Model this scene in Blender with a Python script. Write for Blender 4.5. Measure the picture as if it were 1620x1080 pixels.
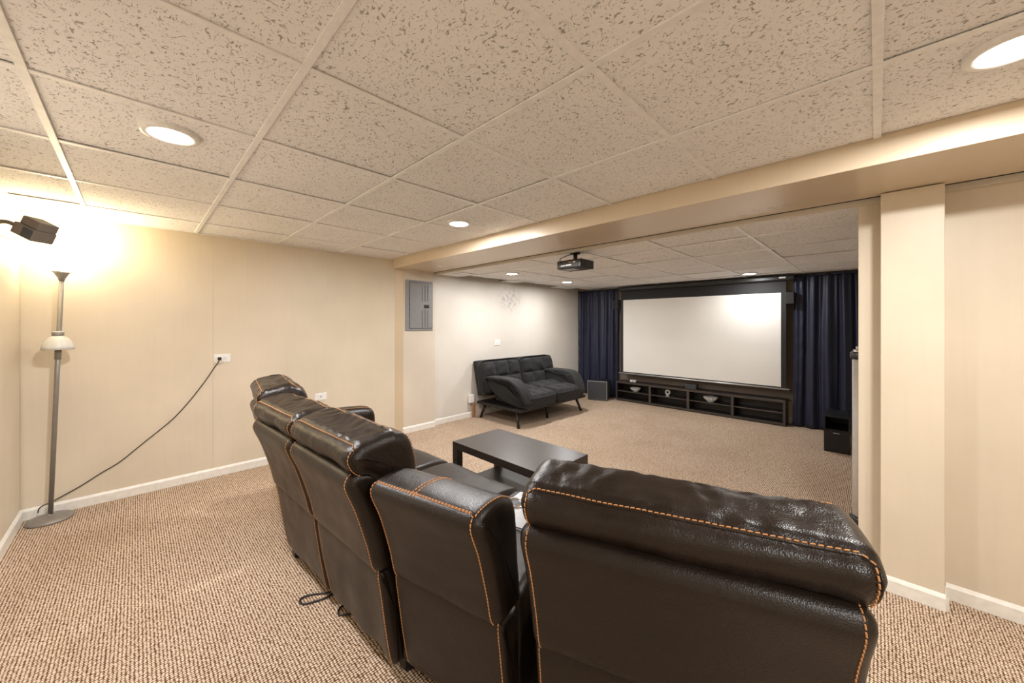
import bpy, bmesh, math, random
from mathutils import Vector, Matrix, noise
random.seed(7)
sc = bpy.context.scene
C = sc.collection
for o in list(bpy.data.objects):
    bpy.data.objects.remove(o, do_unlink=True)

# ------------------------------------------------------------------ camera
F, CX, CY, YAW, CH = 585.34, 795.1, 511.67, math.radians(45.278), 1.343
cd = bpy.data.cameras.new('camera'); cam = bpy.data.objects.new('camera', cd); C.objects.link(cam)
cd.sensor_fit = 'HORIZONTAL'; cd.sensor_width = 36.0
cd.lens = 36.0 * F / 1620.0
cd.shift_x = (810.0 - CX) / 1620.0
cd.shift_y = -(540.0 - CY) / 1620.0
cd.clip_start = 0.02
cam.location = (0, 0, CH)
cam.rotation_euler = (math.pi / 2, 0, YAW - math.pi / 2)
sc.camera = cam
# ------------------------------------------------------------------ world, exposure
w = bpy.data.worlds.new('world'); sc.world = w; w.use_nodes = True
w.node_tree.nodes['Background'].inputs[0].default_value = (0.9, 0.92, 1, 1)
w.node_tree.nodes['Background'].inputs[1].default_value = 0.3
sc.view_settings.view_transform = 'Standard'; sc.view_settings.look = 'None'
sc.view_settings.gamma = 1; sc.view_settings.use_curve_mapping = False
sc.view_settings.exposure = 0.53
P_MAIN, P_THEATRE, P_LAMP = 25.5, 14.0, 7.0     # watts of the ceiling cans, theatre cans, floor lamp

# ------------------------------------------------------------------ levels
CZ = 2.116          # main ceiling
TZ = 1.990          # theatre ceiling
BX0, BX1, BZ = 2.197, 2.79, 2.006   # beam
XB, YL, YT, XS = -0.56, 4.092, 4.125, 6.26
YR, XR = -2.6, 2.82
T = 0.6096

# ------------------------------------------------------------------ materials
MATS = {}
def nt(name):
    m = bpy.data.materials.new(name); m.use_nodes = True
    MATS[name] = m
    return m, m.node_tree, m.node_tree.nodes['Principled BSDF']
def N(t, typ, **kw):
    n = t.nodes.new(typ)
    for k, v in kw.items():
        setattr(n, k, v)
    return n
def lk(t, a, b): t.links.new(a, b)
def math_(t, op, a, b=None, c=None, clamp=False):
    n = N(t, 'ShaderNodeMath', operation=op, use_clamp=clamp)
    for i, v in enumerate((a, b, c)):
        if v is None: continue
        if isinstance(v, (int, float)): n.inputs[i].default_value = v
        else: lk(t, v, n.inputs[i])
    return n.outputs[0]
def ramp(t, fac, stops):
    n = N(t, 'ShaderNodeValToRGB'); lk(t, fac, n.inputs[0])
    e = n.color_ramp.elements
    while len(e) < len(stops): e.new(0.5)
    for i, (p, c) in enumerate(stops):
        e[i].position = p
        e[i].color = (c[0], c[1], c[2], 1) if not isinstance(c, (int, float)) else (c, c, c, 1)
    return n.outputs[0]
def tex(t, typ, vec, scale, **kw):
    n = N(t, typ)
    for k, v in kw.items():
        if k in n.inputs: n.inputs[k].default_value = v
        else: setattr(n, k, v)
    n.inputs['Scale'].default_value = scale
    if vec is not None: lk(t, vec, n.inputs['Vector'])
    return n
def coords(t, rnd=0.0, scale=(1, 1, 1), rot=(0, 0, 0)):
    tc = N(t, 'ShaderNodeTexCoord'); v = tc.outputs['Object']
    if rnd:
        oi = N(t, 'ShaderNodeObjectInfo')
        a = N(t, 'ShaderNodeVectorMath', operation='ADD'); lk(t, v, a.inputs[0])
        cb = N(t, 'ShaderNodeCombineXYZ')
        for i in range(3):
            lk(t, math_(t, 'MULTIPLY', oi.outputs['Random'], rnd * (1 + 0.37 * i)), cb.inputs[i])
        lk(t, cb.outputs[0], a.inputs[1]); v = a.outputs[0]
    mp = N(t, 'ShaderNodeMapping'); lk(t, v, mp.inputs[0])
    mp.inputs['Scale'].default_value = scale; mp.inputs['Rotation'].default_value = rot
    return mp.outputs[0]
def bump(t, b, h, strength=0.3, dist=0.002):
    n = N(t, 'ShaderNodeBump'); n.inputs['Strength'].default_value = strength
    n.inputs['Distance'].default_value = dist
    lk(t, h, n.inputs['Height']); lk(t, n.outputs[0], b.inputs['Normal'])
def mix(t, fac, a, b):
    n = N(t, 'ShaderNodeMix', data_type='RGBA')
    if isinstance(fac, (int, float)): n.inputs[0].default_value = fac
    else: lk(t, fac, n.inputs[0])
    for i, v in ((6, a), (7, b)):
        if isinstance(v, tuple): n.inputs[i].default_value = (v[0], v[1], v[2], 1)
        else: lk(t, v, n.inputs[i])
    return n.outputs[2]
def plain(name, col, rough=0.5, metal=0.0, var=0.06, spec=0.5, nscale=30, bstr=0.05):
    m, t, b = nt(name)
    v = coords(t, 3.0)
    nz = tex(t, 'ShaderNodeTexNoise', v, nscale, Detail=3.0)
    c1 = tuple(c * (1 - var) for c in col); c2 = tuple(min(1, c * (1 + var)) for c in col)
    lk(t, ramp(t, nz.outputs[0], [(0.3, c1), (0.7, c2)]), b.inputs['Base Color'])
    b.inputs['Roughness'].default_value = rough; b.inputs['Metallic'].default_value = metal
    b.inputs['Specular IOR Level'].default_value = spec
    if bstr: bump(t, b, nz.outputs[0], bstr, 0.001)
    return m
def emit(name, col, s):
    m, t, b = nt(name)
    b.inputs['Base Color'].default_value = (0.9, 0.9, 0.9, 1)
    b.inputs['Emission Color'].default_value = (*col, 1); b.inputs['Emission Strength'].default_value = s
    return m
def wall_mat(name, col, rough=0.42, stain=None):
    m, t, b = nt(name)
    v = coords(t)
    n1 = tex(t, 'ShaderNodeTexNoise', v, 1.7, Detail=4.0)
    n2 = tex(t, 'ShaderNodeTexNoise', v, 22, Detail=4.0)
    n3 = tex(t, 'ShaderNodeTexNoise', coords(t, 0, (14, 14, 0.8)), 3.0, Detail=3.0)
    c1 = tuple(c * 0.94 for c in col); c2 = tuple(min(1, c * 1.05) for c in col)
    c = ramp(t, n1.outputs[0], [(0.3, c1), (0.7, c2)])
    st = math_(t, 'MULTIPLY', ramp(t, n3.outputs[0], [(0.45, 0.0), (0.75, 1.0)]), 0.08)
    c = mix(t, st, c, tuple(x * 0.75 for x in col))
    if stain:
        (sx, sy, sz), (rx, ry, rz), scol, amt = stain
        tc = N(t, 'ShaderNodeTexCoord')
        sub = N(t, 'ShaderNodeVectorMath', operation='SUBTRACT'); lk(t, tc.outputs['Object'], sub.inputs[0]); sub.inputs[1].default_value = (sx, sy, sz)
        dv = N(t, 'ShaderNodeVectorMath', operation='DIVIDE'); lk(t, sub.outputs[0], dv.inputs[0]); dv.inputs[1].default_value = (rx, ry, rz)
        ln = N(t, 'ShaderNodeVectorMath', operation='LENGTH'); lk(t, dv.outputs[0], ln.inputs[0])
        n4 = tex(t, 'ShaderNodeTexNoise', v, 16, Detail=5.0)
        f = math_(t, 'MULTIPLY', ramp(t, ln.outputs['Value'], [(0.5, 1.0), (1.0, 0.0)]), ramp(t, n4.outputs[0], [(0.47, 0.0), (0.6, 1.0)]))
        c = mix(t, math_(t, 'MULTIPLY', f, amt), c, scol)
    lk(t, c, b.inputs['Base Color'])
    b.inputs['Roughness'].default_value = rough
    b.inputs['Specular IOR Level'].default_value = 0.4
    bump(t, b, math_(t, 'ADD', n2.outputs[0], math_(t, 'MULTIPLY', n1.outputs[0], 2.0)), 0.12, 0.004)
    return m

WALL = wall_mat('wall_paint', (0.69, 0.60, 0.465))
WALLP = wall_mat('panel_wall_paint', (0.68, 0.605, 0.495))
WALLT = wall_mat('theatre_wall_paint', (0.71, 0.665, 0.595), stain=((4.25, YT, 1.73), (0.30, 0.3, 0.24), (0.33, 0.32, 0.32), 0.55))
BEAM = wall_mat('beam_paint', (0.66, 0.545, 0.40), rough=0.3, stain=((2.62, 0.48, BZ), (0.10, 0.2, 0.05), (0.46, 0.36, 0.25), 0.6))
WHITE = plain('white_trim_paint', (0.80, 0.77, 0.70), 0.4)
TEE = plain('white_ceiling_grid_metal', (0.87, 0.86, 0.845), 0.45, bstr=0)
DARKV = plain('dark_plenum_and_gap_shade', (0.02, 0.02, 0.022), 0.9)

def tile_mat():
    m, t, b = nt('fissured_ceiling_tile')
    v = coords(t, 23.0)
    v2 = coords(t, 23.0, (1.0, 0.62, 1.0))
    # long worm fissures: thin contour bands of a noise, broken up by a second noise
    nA = tex(t, 'ShaderNodeTexNoise', v2, 46, Detail=1.0, Distortion=0.6)
    band = math_(t, 'ABSOLUTE', math_(t, 'SUBTRACT', nA.outputs[0], 0.5))
    nB = tex(t, 'ShaderNodeTexNoise', v, 100, Detail=1.0)
    worm = math_(t, 'MULTIPLY', ramp(t, band, [(0.014, 1.0), (0.036, 0.0)]), ramp(t, nB.outputs[0], [(0.52, 0.0), (0.57, 1.0)]))
    # pin holes
    vo = tex(t, 'ShaderNodeTexVoronoi', v, 150)
    hole = math_(t, 'MULTIPLY', ramp(t, vo.outputs['Distance'], [(0.14, 1.0), (0.26, 0.0)]),
                 math_(t, 'GREATER_THAN', N_sep(t, vo.outputs['Color']), 0.55))
    f = math_(t, 'MAXIMUM', worm, math_(t, 'MULTIPLY', hole, 0.75))
    nC = tex(t, 'ShaderNodeTexNoise', v, 3, Detail=3.0)
    base = ramp(t, nC.outputs[0], [(0.3, (0.87, 0.858, 0.85)), (0.7, (0.915, 0.905, 0.895))])
    lk(t, mix(t, math_(t, 'MULTIPLY', f, 0.72), base, (0.22, 0.185, 0.155)), b.inputs['Base Color'])
    b.inputs['Roughness'].default_value = 0.9; b.inputs['Specular IOR Level'].default_value = 0.15
    bump(t, b, math_(t, 'SUBTRACT', 1.0, f), 0.6, 0.004)
    return m
def N_sep(t, col):
    s = N(t, 'ShaderNodeSeparateColor'); lk(t, col, s.inputs[0]); return s.outputs[0]
TILE = tile_mat()

def carpet_mat():
    m, t, b = nt('woven_loop_carpet')
    v = coords(t, 0, (1.0, 1.12, 1.0), (0, 0, 0))
    vo = tex(t, 'ShaderNodeTexVoronoi', v, 84, Randomness=0.26)
    nz = tex(t, 'ShaderNodeTexNoise', v, 120, Detail=2.0)
    n2 = tex(t, 'ShaderNodeTexNoise', v, 2.2, Detail=4.0)
    d = math_(t, 'ADD', vo.outputs['Distance'], math_(t, 'MULTIPLY', math_(t, 'SUBTRACT', nz.outputs[0], 0.5), 0.16))
    c = ramp(t, d, [(0.20, (0.84, 0.715, 0.58)), (0.36, (0.65, 0.50, 0.365)), (0.49, (0.27, 0.165, 0.095)), (0.62, (0.085, 0.048, 0.026))])
    tone = ramp(t, n2.outputs[0], [(0.3, (0.86, 0.83, 0.8)), (0.7, (1.0, 1.0, 1.0))])
    mm = N(t, 'ShaderNodeMix', data_type='RGBA', blend_type='MULTIPLY'); mm.inputs[0].default_value = 0.7
    lk(t, c, mm.inputs[6]); lk(t, tone, mm.inputs[7])
    lk(t, mm.outputs[2], b.inputs['Base Color'])
    b.inputs['Roughness'].default_value = 0.95; b.inputs['Specular IOR Level'].default_value = 0.1
    bump(t, b, math_(t, 'SUBTRACT', 1.0, d), 0.8, 0.006)
    return m
CARPET = carpet_mat()

def leather_mat(name, col, rough, wr):
    m, t, b = nt(name)
    v = coords(t)
    vo = tex(t, 'ShaderNodeTexVoronoi', v, 330, Randomness=1.0)
    n1 = tex(t, 'ShaderNodeTexNoise', v, 9, Detail=5.0)
    n2 = tex(t, 'ShaderNodeTexNoise', v, 600, Detail=2.0)
    wv = tex(t, 'ShaderNodeTexNoise', v, 26, Detail=4.0, Distortion=1.6)
    c1 = tuple(x * 0.8 for x in col); c2 = tuple(x * 1.25 for x in col)
    lk(t, ramp(t, n1.outputs[0], [(0.3, c1), (0.7, c2)]), b.inputs['Base Color'])
    lk(t, ramp(t, n1.outputs[0], [(0.3, rough - 0.05), (0.7, rough + 0.07)]), b.inputs['Roughness'])
    b.inputs['Specular IOR Level'].default_value = 0.38
    h = math_(t, 'ADD', math_(t, 'MULTIPLY', vo.outputs['Distance'], 0.55), math_(t, 'MULTIPLY', wv.outputs[0], wr))
    h = math_(t, 'ADD', h, math_(t, 'MULTIPLY', n2.outputs[0], 0.25))
    bump(t, b, h, 0.34, 0.0024)
    return m
LEATHER = leather_mat('brown_leather', (0.0120, 0.0072, 0.0045), 0.35, 0.9)
LEATHERP = leather_mat('brown_leather_soft', (0.0125, 0.0075, 0.0047), 0.31, 2.2)
STITCH = plain('orange_thread', (0.50, 0.235, 0.085), 0.7, bstr=0)
BLACKP = plain('black_plastic', (0.012, 0.012, 0.013), 0.4)
CHROME = plain('chrome', (0.8, 0.8, 0.8), 0.12, 1.0, bstr=0)
NICKEL = plain('brushed_nickel_paint', (0.27, 0.25, 0.225), 0.42, 0.4, bstr=0)
SILVER = plain('silver_paint', (0.55, 0.55, 0.55), 0.35, 0.7, bstr=0)
PANELG = plain('grey_enamel', (0.25, 0.25, 0.255), 0.45, 0.1)
PLASTW = plain('white_plastic', (0.82, 0.81, 0.78), 0.35, bstr=0)
def wood_mat(name, col, rough, sc_=(1, 14, 14)):
    m, t, b = nt(name)
    v = coords(t, 2.0, sc_)
    n1 = tex(t, 'ShaderNodeTexNoise', v, 7, Detail=6.0, Distortion=0.4)
    c1 = tuple(x * 0.6 for x in col); c2 = tuple(x * 1.4 for x in col)
    lk(t, ramp(t, n1.outputs[0], [(0.3, c1), (0.7, c2)]), b.inputs['Base Color'])
    b.inputs['Roughness'].default_value = rough
    bump(t, b, n1.outputs[0], 0.08, 0.001)
    return m
WOODT = wood_mat('espresso_wood_grain_veneer', (0.028, 0.021, 0.017), 0.33, (14, 1, 14))
WOODS = wood_mat('black_brown_veneer', (0.017, 0.013, 0.011), 0.38, (14, 1, 14))
WOODE = wood_mat('black_brown_edge_band', (0.055, 0.044, 0.037), 0.4, (14, 1, 14))
BLACKW = wood_mat('black_laminate', (0.010, 0.010, 0.011), 0.35)
SUEDE = plain('charcoal_suede', (0.0075, 0.0075, 0.0077), 0.8, var=0.25, nscale=18, bstr=0.3)
SUEDE.node_tree.nodes['Principled BSDF'].inputs['Sheen Weight'].default_value = 0.06
BLACKM = plain('black_metal', (0.02, 0.018, 0.017), 0.4, 0.4, bstr=0)
CURT = plain('navy_curtain_cloth', (0.007, 0.0105, 0.034), 0.5, var=0.15, nscale=60, bstr=0.1)
CURT.node_tree.nodes['Principled BSDF'].inputs['Sheen Weight'].default_value = 0.08
SCRW = plain('matte_white_screen', (0.78, 0.765, 0.72), 0.8, var=0.015, nscale=2.5, bstr=0)
SCRB = plain('black_screen_border', (0.012, 0.012, 0.013), 0.7, bstr=0)
BLUE = plain('blue_cable_jacket', (0.03, 0.17, 0.5), 0.4, bstr=0)
CARD = plain('brown_cardboard', (0.33, 0.17, 0.08), 0.8)
PINK = plain('pale_paper', (0.62, 0.5, 0.42), 0.8)
GREYT = plain('pale_grey_enamel', (0.50, 0.46, 0.40), 0.45)
GRILLE = plain('dark_grille_cloth', (0.045, 0.045, 0.048), 0.8, nscale=400, bstr=0.3)
def glass_mat(name, col=(1, 1, 1), rough=0.02, tr=1.0):
    m, t, b = nt(name)
    v = coords(t); nz = tex(t, 'ShaderNodeTexNoise', v, 60)
    b.inputs['Base Color'].default_value = (*col, 1); b.inputs['Roughness'].default_value = rough
    b.inputs['Transmission Weight'].default_value = tr; b.inputs['IOR'].default_value = 1.5
    bump(t, b, nz.outputs[0], 0.3, 0.004)
    return m
GLASS = glass_mat('cut_glass', (0.95, 0.95, 0.93), 0.05, 0.45)
FROST = plain('frosted_white_shade', (0.86, 0.84, 0.78), 0.35, bstr=0)
FROST.node_tree.nodes['Principled BSDF'].inputs['Transmission Weight'].default_value = 0.25
FROST.node_tree.nodes['Principled BSDF'].inputs['Emission Color'].default_value = (1, 0.95, 0.85, 1)
LENS = emit('lit_can_lens', (1.0, 0.96, 0.9), 14)
BOWL = emit('lit_lamp_bowl', (1.0, 0.90, 0.66), 7)

# ------------------------------------------------------------------ mesh helpers
def link(name, me, mat, parent=None, loc=(0, 0, 0), rotz=0.0):
    o = bpy.data.objects.new(name, me); C.objects.link(o)
    if mat and not me.materials: me.materials.append(mat)
    o.location = loc; o.rotation_euler = (0, 0, rotz)
    if parent is not None: o.parent = parent
    return o
def mesh(name, verts, faces, smooth=False):
    me = bpy.data.meshes.new(name)
    me.from_pydata([tuple(v) for v in verts], [], faces); me.update()
    bm = bmesh.new(); bm.from_mesh(me); bmesh.ops.recalc_face_normals(bm, faces=bm.faces); bm.to_mesh(me); bm.free()
    if smooth: me.polygons.foreach_set('use_smooth', [True] * len(me.polygons))
    return me
def bm_mesh(name, bm, smooth=False, angle=None):
    me = bpy.data.meshes.new(name)
    bmesh.ops.recalc_face_normals(bm, faces=bm.faces)
    bm.to_mesh(me); bm.free()
    if smooth: me.polygons.foreach_set('use_smooth', [True] * len(me.polygons))
    return me
def add_box(bm, lo, hi, bev=0.0, seg=2):
    b2 = bmesh.new()
    bmesh.ops.create_cube(b2, size=1.0)
    for v in b2.verts:
        v.co = Vector([(lo[i] + hi[i]) / 2 + v.co[i] * (hi[i] - lo[i]) for i in range(3)])
    if bev: bmesh.ops.bevel(b2, geom=list(b2.edges), offset=bev, segments=seg, affect='EDGES', profile=0.5)
    merge(bm, b2)
def merge(bm, b2):
    me = bpy.data.meshes.new('tmp'); b2.to_mesh(me); b2.free(); bm.from_mesh(me); bpy.data.meshes.remove(me)
def box(name, lo, hi, mat, parent=None, bev=0.0, seg=2, loc=(0, 0, 0), rotz=0.0):
    bm = bmesh.new(); add_box(bm, lo, hi, bev, seg)
    return link(name, bm_mesh(name, bm), mat, parent, loc, rotz)
def add_tube(bm, pts, r, seg=8, cap=True):
    pts = [Vector(p) for p in pts]
    rings = []; n0 = None
    for i, p in enumerate(pts):
        a = pts[max(i - 1, 0)]; b = pts[min(i + 1, len(pts) - 1)]
        d = (b - a).normalized()
        if n0 is None:
            n0 = d.orthogonal().normalized()
        n0 = (n0 - d * n0.dot(d)).normalized()
        bn = d.cross(n0)
        rr = r[i] if isinstance(r, (list, tuple)) else r
        rings.append([bm.verts.new(p + (n0 * math.cos(2 * math.pi * k / seg) + bn * math.sin(2 * math.pi * k / seg)) * rr) for k in range(seg)])
    for i in range(len(rings) - 1):
        for k in range(seg):
            bm.faces.new((rings[i][k], rings[i][(k + 1) % seg], rings[i + 1][(k + 1) % seg], rings[i + 1][k]))
    if cap:
        bm.faces.new(rings[0][::-1]); bm.faces.new(rings[-1])
def tube(name, pts, r, mat, parent=None, seg=10, loc=(0, 0, 0)):
    bm = bmesh.new(); add_tube(bm, pts, r, seg)
    return link(name, bm_mesh(name, bm, True), mat, parent, loc)
def lathe(name, prof, mat, parent=None, seg=32, loc=(0, 0, 0), smooth=True, wob=None):
    vs, fs = [], []
    n = len(prof)
    for k in range(seg):
        a = 2 * math.pi * k / seg
        for j, (r, z) in enumerate(prof):
            rr = r * (1 + (wob(a, j) if wob else 0))
            vs.append((rr * math.cos(a), rr * math.sin(a), z))
    for k in range(seg):
        k2 = (k + 1) % seg
        for j in range(n - 1):
            fs.append((k * n + j, k2 * n + j, k2 * n + j + 1, k * n + j + 1))
    me = mesh(name, vs, fs, smooth)
    bm = bmesh.new(); bm.from_mesh(me); bmesh.ops.remove_doubles(bm, verts=bm.verts, dist=1e-5); bm.to_mesh(me); bm.free()
    return link(name, me, mat, parent, loc)
def catmull(pts, n):
    """closed Catmull-Rom through pts, n samples per span"""
    out = []; m = len(pts)
    for i in range(m):
        p0, p1, p2, p3 = (Vector(pts[(i + k - 1) % m]) for k in range(4))
        for j in range(n):
            t = j / n
            out.append(0.5 * ((2 * p1) + (p2 - p0) * t + (2 * p0 - 5 * p1 + 4 * p2 - p3) * t * t + (3 * p1 - p0 - 3 * p2 + p3) * t ** 3))
    return out
def spline(pts, n=8):
    out = []; m = len(pts)
    for i in range(m - 1):
        p0 = Vector(pts[max(i - 1, 0)]); p1 = Vector(pts[i]); p2 = Vector(pts[i + 1]); p3 = Vector(pts[min(i + 2, m - 1)])
        for j in range(n):
            t = j / n
            out.append(0.5 * ((2 * p1) + (p2 - p0) * t + (2 * p0 - 5 * p1 + 4 * p2 - p3) * t * t + (3 * p1 - p0 - 3 * p2 + p3) * t ** 3))
    out.append(Vector(pts[-1])); return out
def tag(o, label, cat, group=None):
    o['label'] = label; o['category'] = cat
    if group: o['group'] = group
    return o
def struct(o):
    o['kind'] = 'structure'; return o
def thing(name, label, cat, loc, rotz=0.0, group=None):
    o = bpy.data.objects.new(name, None); C.objects.link(o); o.empty_display_size = 0.1
    o.location = loc; o.rotation_euler = (0, 0, rotz)
    return tag(o, label, cat, group)

# ================================================================== THE SETTING
def quadbox(name, lo, hi, mat, bev=0.0): return struct(box(name, lo, hi, mat, None, bev))
struct(box('floor', (-0.72, -2.8, -0.06), (6.45, 4.35, 0), CARPET))
quadbox('wall_back', (XB - 0.12, -2.8, 0), (XB, 4.24, 2.4), WALL)
# left wall of the sitting half, made of wide panels with visible joints
wl = quadbox('wall_left', (XB, YL + 0.004, 0), (2.235, 4.28, 2.4), WALL)
xs = [XB, 0.478, 2.22]
for a, b in zip(xs[:-1], xs[1:]):
    box('panel', (a + 0.0003, YL, 0.0), (b - 0.0003, YL + 0.02, CZ + 0.05), WALL, wl, 0.0006, 1)
# angled board where the wall steps out to the breaker panel
vs = [(2.212, 4.10, 0), (2.306, 4.058, 0), (2.318, 4.058, 0), (2.318, 4.2, 0), (2.212, 4.2, 0)]
struct(link('trim_1', mesh('trim_1', vs + [(x, y, BZ) for x, y, z in vs], [(0, 1, 2, 3, 4), (5, 6, 7, 8, 9)] + [(i, (i + 1) % 5, 5 + (i + 1) % 5, 5 + i) for i in range(5)]), wall_mat('edge_board_paint', (0.62, 0.50, 0.345))))
quadbox('wall_panel', (2.318, 4.06, 0), (2.772, 4.28, 2.3), WALLP)
wt = quadbox('wall_left_theater', (2.772, YT, 0), (XS + 0.1, 4.28, 2.3), WALLT)
box('batten', (2.772, YT - 0.012, 0), (2.868, YT, TZ), WALLT, wt, 0.002, 1)
quadbox('wall_screen', (XS, -0.8, 0), (XS + 0.12, 4.28, 2.3), WALL)
ap = box('brown_wall_area', (XS - 0.012, 0.60, 0.30), (XS, 3.42, 1.775), plain('dark_brown_wall_tone', (0.17, 0.13, 0.10), 0.6), bpy.data.objects['wall_screen']); ap['label'] = 'dark brown area behind the screen'  # thin dark brown area set on the wall behind the screen
quadbox('wall_right', (XR, -2.8, 0), (XR + 0.11, 0.069, 2.4), WALL, 0.002)
quadbox('wall_right_theater', (XR + 0.11, -0.8, 0), (XS, -0.68, 2.3), WALLT)
quadbox('wall_rear', (XB, -2.8, 0), (XR, YR, 2.4), WALL)
quadbox('wall_column', (2.69, -0.227, 0), (XR + 0.02, -0.016, BZ - 0.004), WALL, 0.003)
bmx = quadbox('ceiling_beam', (BX0, YR, BZ), (BX1 - 0.045, YL + 0.02, 2.4), BEAM, 0.003)
quadbox('trim_2', (BX1 - 0.002, YR, BZ - 0.022), (BX1 + 0.024, 4.12, BZ + 0.02), WALLP, 0.002)
quadbox('gap_shade', (BX1 - 0.046, YR, BZ + 0.006), (BX1 - 0.001, 4.12, BZ + 0.3), DARKV)  # near-black filler in the beam gap, standing in for its shade

# baseboards
def baseboard(name, p, q, h=0.076, th=0.013):
    p = Vector((p[0], p[1], 0)); q = Vector((q[0], q[1], 0)); d = (q - p).normalized(); n = Vector((d.y, -d.x, 0))
    prof = [(0, 0), (th, 0), (th, h - 0.016), (th * 0.35, h - 0.003), (0, h)]
    vs = [e + n * a + Vector((0, 0, z)) for e in (p, q) for a, z in prof]
    k = len(prof)
    return struct(link(name, mesh(name, vs, [tuple(range(k)), tuple(range(k, 2 * k))] + [(i, (i + 1) % k, k + (i + 1) % k, k + i) for i in range(k)]), WHITE))
baseboard('baseboard_left', (XB, YL), (2.214, YL))
baseboard('baseboard_back', (XB, YR), (XB, YL - 0.013))
baseboard('baseboard_panel', (2.306, 4.058), (2.772, 4.058))
baseboard('baseboard_left_theater', (2.775, YT - 0.012), (XS - 0.014, YT - 0.012))
baseboard('baseboard_screen', (XS, YT - 0.03), (XS, -0.66))
baseboard('baseboard_column', (2.69, -0.014), (2.69, -0.2285))
baseboard('baseboard_column_side', (2.69, -0.227), (2.815, -0.227))
baseboard('baseboard_right', (XR, -0.24), (XR, -0.468))
baseboard('baseboard_right_far', (XR, -0.470), (XR, YR))
baseboard('baseboard_opening', (XR, 0.069), (XR, -0.016))

# ------------------------------------------------------------------ suspended ceilings
def ceiling(name, x0, x1, y0, y1, z, gx, gy, tx, ty, skip=lambda i, j, c: False, ztop=0.25):
    c = struct(box(name, (x0, y0, z + ztop), (x1, y1, z + ztop + 0.05), DARKV))
    xs = [x0] + [gx + tx * k for k in range(-20, 30) if x0 + 0.03 < gx + tx * k < x1 - 0.03] + [x1]
    ys = [y0] + [gy + ty * k for k in range(-20, 30) if y0 + 0.03 < gy + ty * k < y1 - 0.03] + [y1]
    cache = {}
    rnd = random.Random(3)
    for i in range(len(xs) - 1):
        for j in range(len(ys) - 1):
            if skip(i, j, ((xs[i] + xs[i + 1]) / 2, (ys[j] + ys[j + 1]) / 2)): continue
            dx, dy = xs[i + 1] - xs[i] - 0.010, ys[j + 1] - ys[j] - 0.010
            key = (round(dx, 3), round(dy, 3))
            if key not in cache:
                bm = bmesh.new(); add_box(bm, (-dx / 2, -dy / 2, 0), (dx / 2, dy / 2, 0.016), 0.0025, 1); cache[key] = bm_mesh('tile', bm)
            o = link('tile', cache[key], TILE, c, ((xs[i] + xs[i + 1]) / 2, (ys[j] + ys[j + 1]) / 2, z + 0.0025 + rnd.random() * 0.006))
            o.rotation_euler = (rnd.uniform(-1, 1) * 0.004, rnd.uniform(-1, 1) * 0.004, rnd.uniform(-1, 1) * 0.003)
    hw = 0.0118
    for x in xs[1:-1]:
        box('grid_bar', (x - hw, y0, z - 0.0022), (x + hw, y1, z + 0.004), TEE, c, 0.0008, 1)
    for y in ys[1:-1]:
        for i in range(len(xs) - 1):
            a = xs[i] + (hw if i else 0); b = xs[i + 1] - (hw if i < len(xs) - 2 else 0)
            box('cross_bar', (a, y - hw, z - 0.0012), (b, y + hw, z + 0.004), TEE, c, 0.0008, 1)
    for (lo, hi) in (((x0, y0, z - 0.002), (x0 + 0.018, y1, z + 0.004)), ((x0, y1 - 0.018, z - 0.002), (x1, y1, z + 0.004))):
        box('edge_angle', lo, hi, TEE, c)
    return c
ceiling('ceiling', XB, BX0, YR, YL, CZ, -0.8557, 0.6064, T, T)
def gaps(i, j, c):
    return False
tc_ = ceiling('ceiling_theater', BX1 + 0.02, XS, -0.68, 3.86, TZ, 3.26, 0.66, 0.64, 0.613, gaps)
# edge strip tiles beside the theatre's left wall, some missing so the dark void above shows
for x0, x1 in ((BX1 + 0.02, 3.20), (4.02, 4.30), (5.3, 5.75)):
    box('tile', (x0, 3.866, TZ + 0.002), (x1, YT - 0.016, TZ + 0.016), TILE, tc_, 0.002, 1)
box('void_cover', (BX1 + 0.02, 3.86, TZ + 0.25), (XS, YT, TZ + 0.30), DARKV, tc_)

# ------------------------------------------------------------------ recessed lights
def can_light(loc, label, watts, group, col=(1.0, 0.985, 0.985)):
    t = thing('recessed_light', label, 'light', loc, 0, group)
    lathe('trim_ring', [(0.069, 0.006), (0.070, -0.006), (0.080, -0.0075), (0.093, -0.005), (0.0955, -0.001), (0.0955, 0.012)], PLASTW, t, 40)
    lathe('lens', [(0.0, -0.0048), (0.04, -0.0047), (0.071, -0.0035)], LENS, t, 40)
    l = bpy.data.lights.new('can_bulb', 'AREA'); l.shape = 'DISK'; l.size = 0.138; l.energy = watts; l.color = col
    o = bpy.data.objects.new('can_bulb', l); C.objects.link(o); o.parent = t; o.location = (0, 0, -0.009)
    return t
zc, zt = CZ - 0.002, TZ - 0.002
can_light((0.10, 2.03, zc), 'lit round recessed light in the ceiling over the left carpet', P_MAIN, 'recessed ceiling lights', (1.0, 0.975, 1.0))
can_light((1.768, 2.264, zc), 'lit round recessed light in the sitting half close to the beam, above the coffee table', P_MAIN, 'recessed ceiling lights')
can_light((1.749, -0.273, zc), 'lit round recessed light at the top right corner, cut by the frame', P_MAIN * 0.72, 'recessed ceiling lights', (1.0, 0.975, 0.95))
can_light((0.10, -1.2, zc), 'added unseen recessed light behind the viewpoint, lighting the rear carpet', P_MAIN, 'recessed ceiling lights')  # unseen light, added to continue the pattern and light the rear
can_light((3.464, 3.324, zt), 'lit round recessed light left of the projector over the futon', P_THEATRE, 'recessed theater lights', (1.0, 0.985, 0.98))
can_light((4.757, 3.381, zt), 'lit round recessed light below the projector, near the left curtain', P_THEATRE, 'recessed theater lights', (1.0, 0.985, 0.98))
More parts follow.
